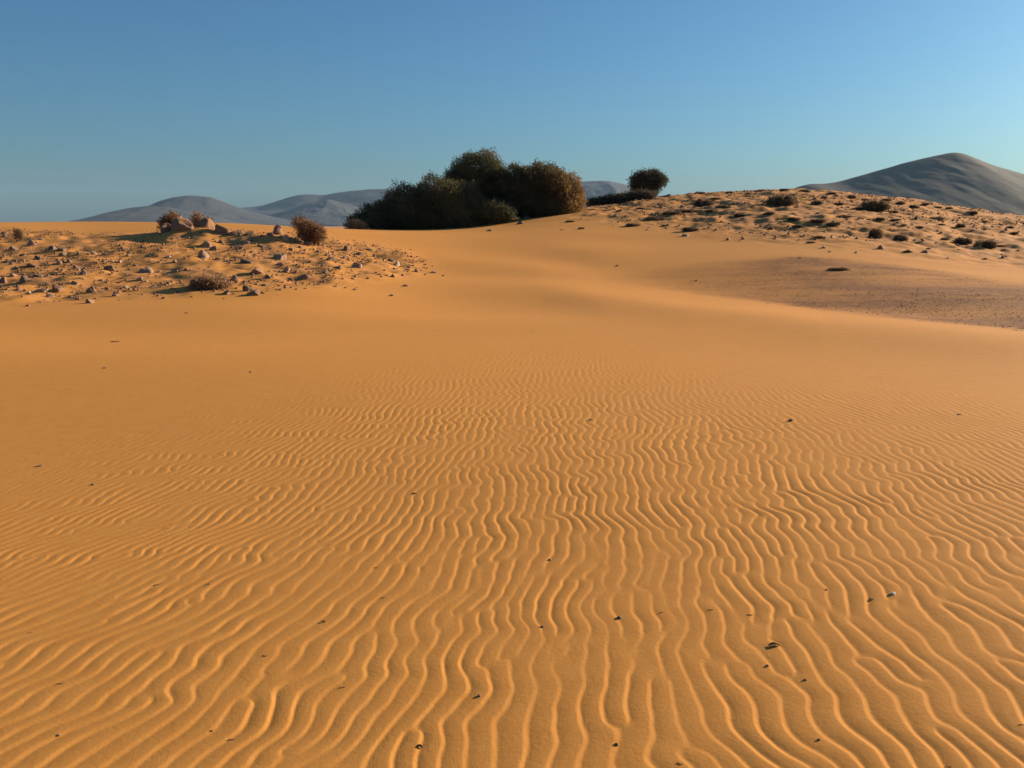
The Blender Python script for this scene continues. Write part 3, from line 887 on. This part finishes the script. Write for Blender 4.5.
# ------------------------------------------------------------------ gravel (uncountable)
def gravel(name, label, zonef, n, box, smin, smax, mat, seed):
    g = np.random.default_rng(seed)
    x = g.uniform(box[0], box[1], n * 3); y = g.uniform(box[2], box[3], n * 3)
    p = zonef(x, y); k = g.uniform(size=n * 3) < p
    x, y = x[k][:n], y[k][:n]; m = len(x)
    z = H(x, y)
    s = smin + (smax - smin) * g.uniform(size=m) ** 3
    base = np.array([(1, 0, 0), (0, 1, 0), (-1, 0, 0), (0, -1, 0), (0, 0, 1), (0, 0, -1)], dtype=float)
    v = base[None] * g.uniform(.6, 1.2, (m, 6, 3)) * s[:, None, None] * np.array([1, 1, .7])
    v = v + g.normal(size=(m, 6, 3)) * (s * .18)[:, None, None]
    a = g.uniform(0, 6.28, m); ca, sa = np.cos(a)[:, None], np.sin(a)[:, None]
    vx = v[..., 0] * ca - v[..., 1] * sa; vy = v[..., 0] * sa + v[..., 1] * ca
    v = np.stack([vx + x[:, None], vy + y[:, None], v[..., 2] + z[:, None] + s[:, None] * .25], -1).reshape(-1, 3)
    f = np.array([(0, 1, 4), (1, 2, 4), (2, 3, 4), (3, 0, 4), (1, 0, 5), (2, 1, 5), (3, 2, 5), (0, 3, 5)])
    f = (f[None] + (np.arange(m) * 6)[:, None, None]).reshape(-1, 3)
    return props(link(name, mesh_np(name, v, f, mat, False)), label, 'gravel', kind='stuff')


gravel('gravel', 'fine dark gravel strewn over the brown patch on the right', lambda x, y: grit(x, y) ** 1.5 * np.clip(.45 + 1.1 * fbm(x + .8 * y, y * 2.2, 2.5, 3, 79), .05, 1), 22000, (0, 19, 11, 32), .005, .016, M_gravel, 61)
gravel('gravel', 'fine pinkish rubble between the stones of the left mound', lambda x, y: (rough(x, y) * (x < 0)) * np.clip(.5 + .9 * fbm(x, y, 1.6, 3, 77), 0, 1), 9500, (-20, 0, 17, 35), .010, .055, M_rock, 62)
gravel('gravel', 'fine rubble strewn over the stony top of the right hill', lambda x, y: rough(x, y) * (x > 0) * np.clip(.3 + 1.2 * fbm(x, y, 4, 3, 78), 0, 1), 8000, (3, 40, 34, 80), .02, .10, M_rock, 63)

# ------------------------------------------------------------------ foreground bits
fg = [ # px, py, width px, kind, label
 (60,684,9,'twig','dark bent twig fragment at the lower left'),(774,646,17,'leaf','largest dark curled leaf lying in the right foreground'),
 (419,747,12,'leaf','dark curled leaf at the bottom left of centre'),(617,745,7,'peb','dark pebble at the bottom right of centre'),
 (620,618,7,'peb','small dark pebble, left one of the row of three in mid foreground'),(661,613,8,'twig','short twig, middle one of the row of three in mid foreground'),
 (711,610,8,'twig','short twig, right one of the row of three in mid foreground'),(750,615,9,'twig','thin slanted twig just right of the row of three'),
 (893.6,594,7,'white','bright white shell fragment on the right ripples'),(871,600,9,'leaf','dark leaf scrap left of the white shell fragment'),
 (827,590,4,'peb','tiny dark pebble left of the white shell fragment'),(805,680,5,'peb','tiny pebble below the largest dark leaf'),
 (819,740,5,'peb','tiny dark pebble near the bottom right'),(768,666,5,'peb','tiny pebble just under the largest dark leaf'),
 (542,627,5,'peb','tiny reddish pebble in the centre foreground'),(680,764,10,'twig','thin twig on the bottom frame edge'),
 (949,767,9,'twig','dark twig on the bottom edge near right corner'),(1022,725,8,'twig','dark twig at the right frame edge'),
 (323,622,8,'leaf','dark scrap on ripples left of centre'),(383,598,6,'twig','short dark twig above the scrap left of centre'),
 (376,568,6,'twig','faint twig further up left of centre'),(342,688,9,'twig','thin faded twig in the left foreground'),
 (480,696,6,'peb','small dark pebble alone in the centre foreground'),(265,656,8,'twig','dark twig fragment in the left middle foreground'),
 (157,585,9,'twig','faded twig on the left ripples'),(30,633,6,'twig','faded twig near the left frame edge'),(59,735,5,'peb','tiny red pebble in the lower left corner'),
 (212,731,4,'peb','tiny red pebble right of the lower left corner'),(232,740,10,'twig','dark twig in a ripple trough at the lower left'),
 (209,584,4,'peb','tiny pebble right of the faded twig on the left ripples'),(414,494,8,'leaf','dark scrap in the ripples at mid height left of centre'),
 (591,420,5,'peb','tiny pebble high on the fine ripples near the centre'),(550,560,5,'peb','tiny pebble on ripples right of centre line'),
 (791,421,7,'peb','dark pebble on the fine ripples to the right'),(959,415,8,'leaf','faded scrap on smooth sand near the right frame edge'),
 (115,342,11,'twig','long low stick on smooth sand below the left mound'),(105,368,6,'stone','half buried pebble on smooth sand at left, under the long stick'),
 (251,372,6,'stone','half buried pebble on smooth sand, right of the one under the stick'),(40,466,6,'peb','small dark pebble near the left frame edge at mid height'),
 (93,485,5,'peb','tiny dark pebble right below the one near the left frame edge'),(187,313,6,'stone','flat pebble just below the tan shrub')]


def leaf_bit(seed):
    """a small dry curled leaf"""
    g = np.random.default_rng(seed); n, m = 14, 6; V = []
    for i in range(n):
        s = i / (n - 1); w = .34 * math.sin(math.pi * s) ** .7 + .015
        for j in range(m):
            q = j / (m - 1) * 2 - 1
            V.append((s * 2 - 1, q * w + .1 * math.sin(3 * s), .18 * abs(q) ** 2 * math.sin(math.pi * s) + .12 * math.sin(math.pi * s) + .02 * g.normal() + .05))
    i = np.arange(n * m).reshape(n, m)
    f = np.stack([i[:-1, :-1], i[1:, :-1], i[1:, 1:], i[:-1, 1:]], -1).reshape(-1, 4)
    V = np.array(V)
    W = np.vstack([V, V + (0, 0, .035)])
    return mesh_np('dry_leaf', W, np.vstack([f[:, ::-1], f + n * m]), M_twig, True)


def twig_bit(seed):
    g = np.random.default_rng(seed)
    p = [(-1, 0, .05), (-.4, g.normal() * .1, .12), (.2, g.normal() * .12, .10), (1, g.normal() * .2, .04)]
    v, f = tube(p, .11, .05, 6)
    v2, f2 = tube([p[2], (.5, .3, .22), (.75, .5, .2)], .06, .02, 6)
    return mesh_np('twig', np.vstack([v, v2]), np.vstack([f, f2 + len(v)]), M_twig, True)


LB = [leaf_bit(1), leaf_bit(2)]; TW = [twig_bit(i) for i in range(4)]
fx, fy, fz, _h = pix([f[0] for f in fg], [f[1] for f in fg], HF)
PS = [stone_mesh('pebble', 510 + i, M_stone, .4) for i in range(2)]
PB = [stone_mesh('pebble', 500 + i, M_dark_stone, .6) for i in range(3)]
WH = stone_mesh('shell_fragment', 520, M_white, .5)
for i, (px, py, w, k, lab) in enumerate(fg):
    half = w * fy[i] / F / 2 * .8
    me = {'twig': TW[i % 4], 'leaf': LB[i % 2], 'peb': PB[i % 3], 'white': WH, 'stone': PS[i % 2]}[k]
    nm = {'twig': 'twig', 'leaf': 'dry_leaf', 'peb': 'pebble', 'stone': 'pebble', 'white': 'shell_fragment'}[k]
    o = link(nm, me, None, (fx[i], fy[i], fz[i] + (0 if k != 'peb' else half * .15)))
    o.scale = (half, half * 1.3, half * (1.0 if k != 'leaf' else .9))
    o.rotation_euler = (0, 0, random.uniform(-.5, .5))
    props(o, lab, {'twig': 'twig', 'dry_leaf': 'leaf', 'pebble': 'pebble', 'shell_fragment': 'shell'}[nm])

# ------------------------------------------------------------------ haze
hz = bpy.data.materials.new('haze'); hz.use_nodes = True
nt = hz.node_tree
for n in list(nt.nodes):
    if n.type != 'OUTPUT_MATERIAL': nt.nodes.remove(n)
out = [n for n in nt.nodes if n.type == 'OUTPUT_MATERIAL'][0]
pv = nt.nodes.new('ShaderNodeVolumePrincipled')
pv.inputs['Color'].default_value = (.40, .62, .85, 1)
pv.inputs['Density'].default_value = 0.55e-4
pv.inputs['Anisotropy'].default_value = 0.0
nt.links.new(pv.outputs[0], out.inputs['Volume'])
X0, X1, Y0, Y1, Z0, Z1 = -9300, 9300, -9300, 9300, -30, 330
hv = np.array([(x, y, z) for z in (Z0, Z1) for y in (Y0, Y1) for x in (X0, X1)], dtype=float)
hf_ = np.array([(0, 2, 3, 1), (4, 5, 7, 6), (0, 1, 5, 4), (2, 6, 7, 3), (0, 4, 6, 2), (1, 3, 7, 5)])
hm_ = mesh_np('haze', hv, hf_, hz)
props(link('haze', hm_), 'thin bluish haze filling the air', kind='stuff')

tell_apart([o for o in C.objects if o.parent is None and o.get('group') and o.get('label')])
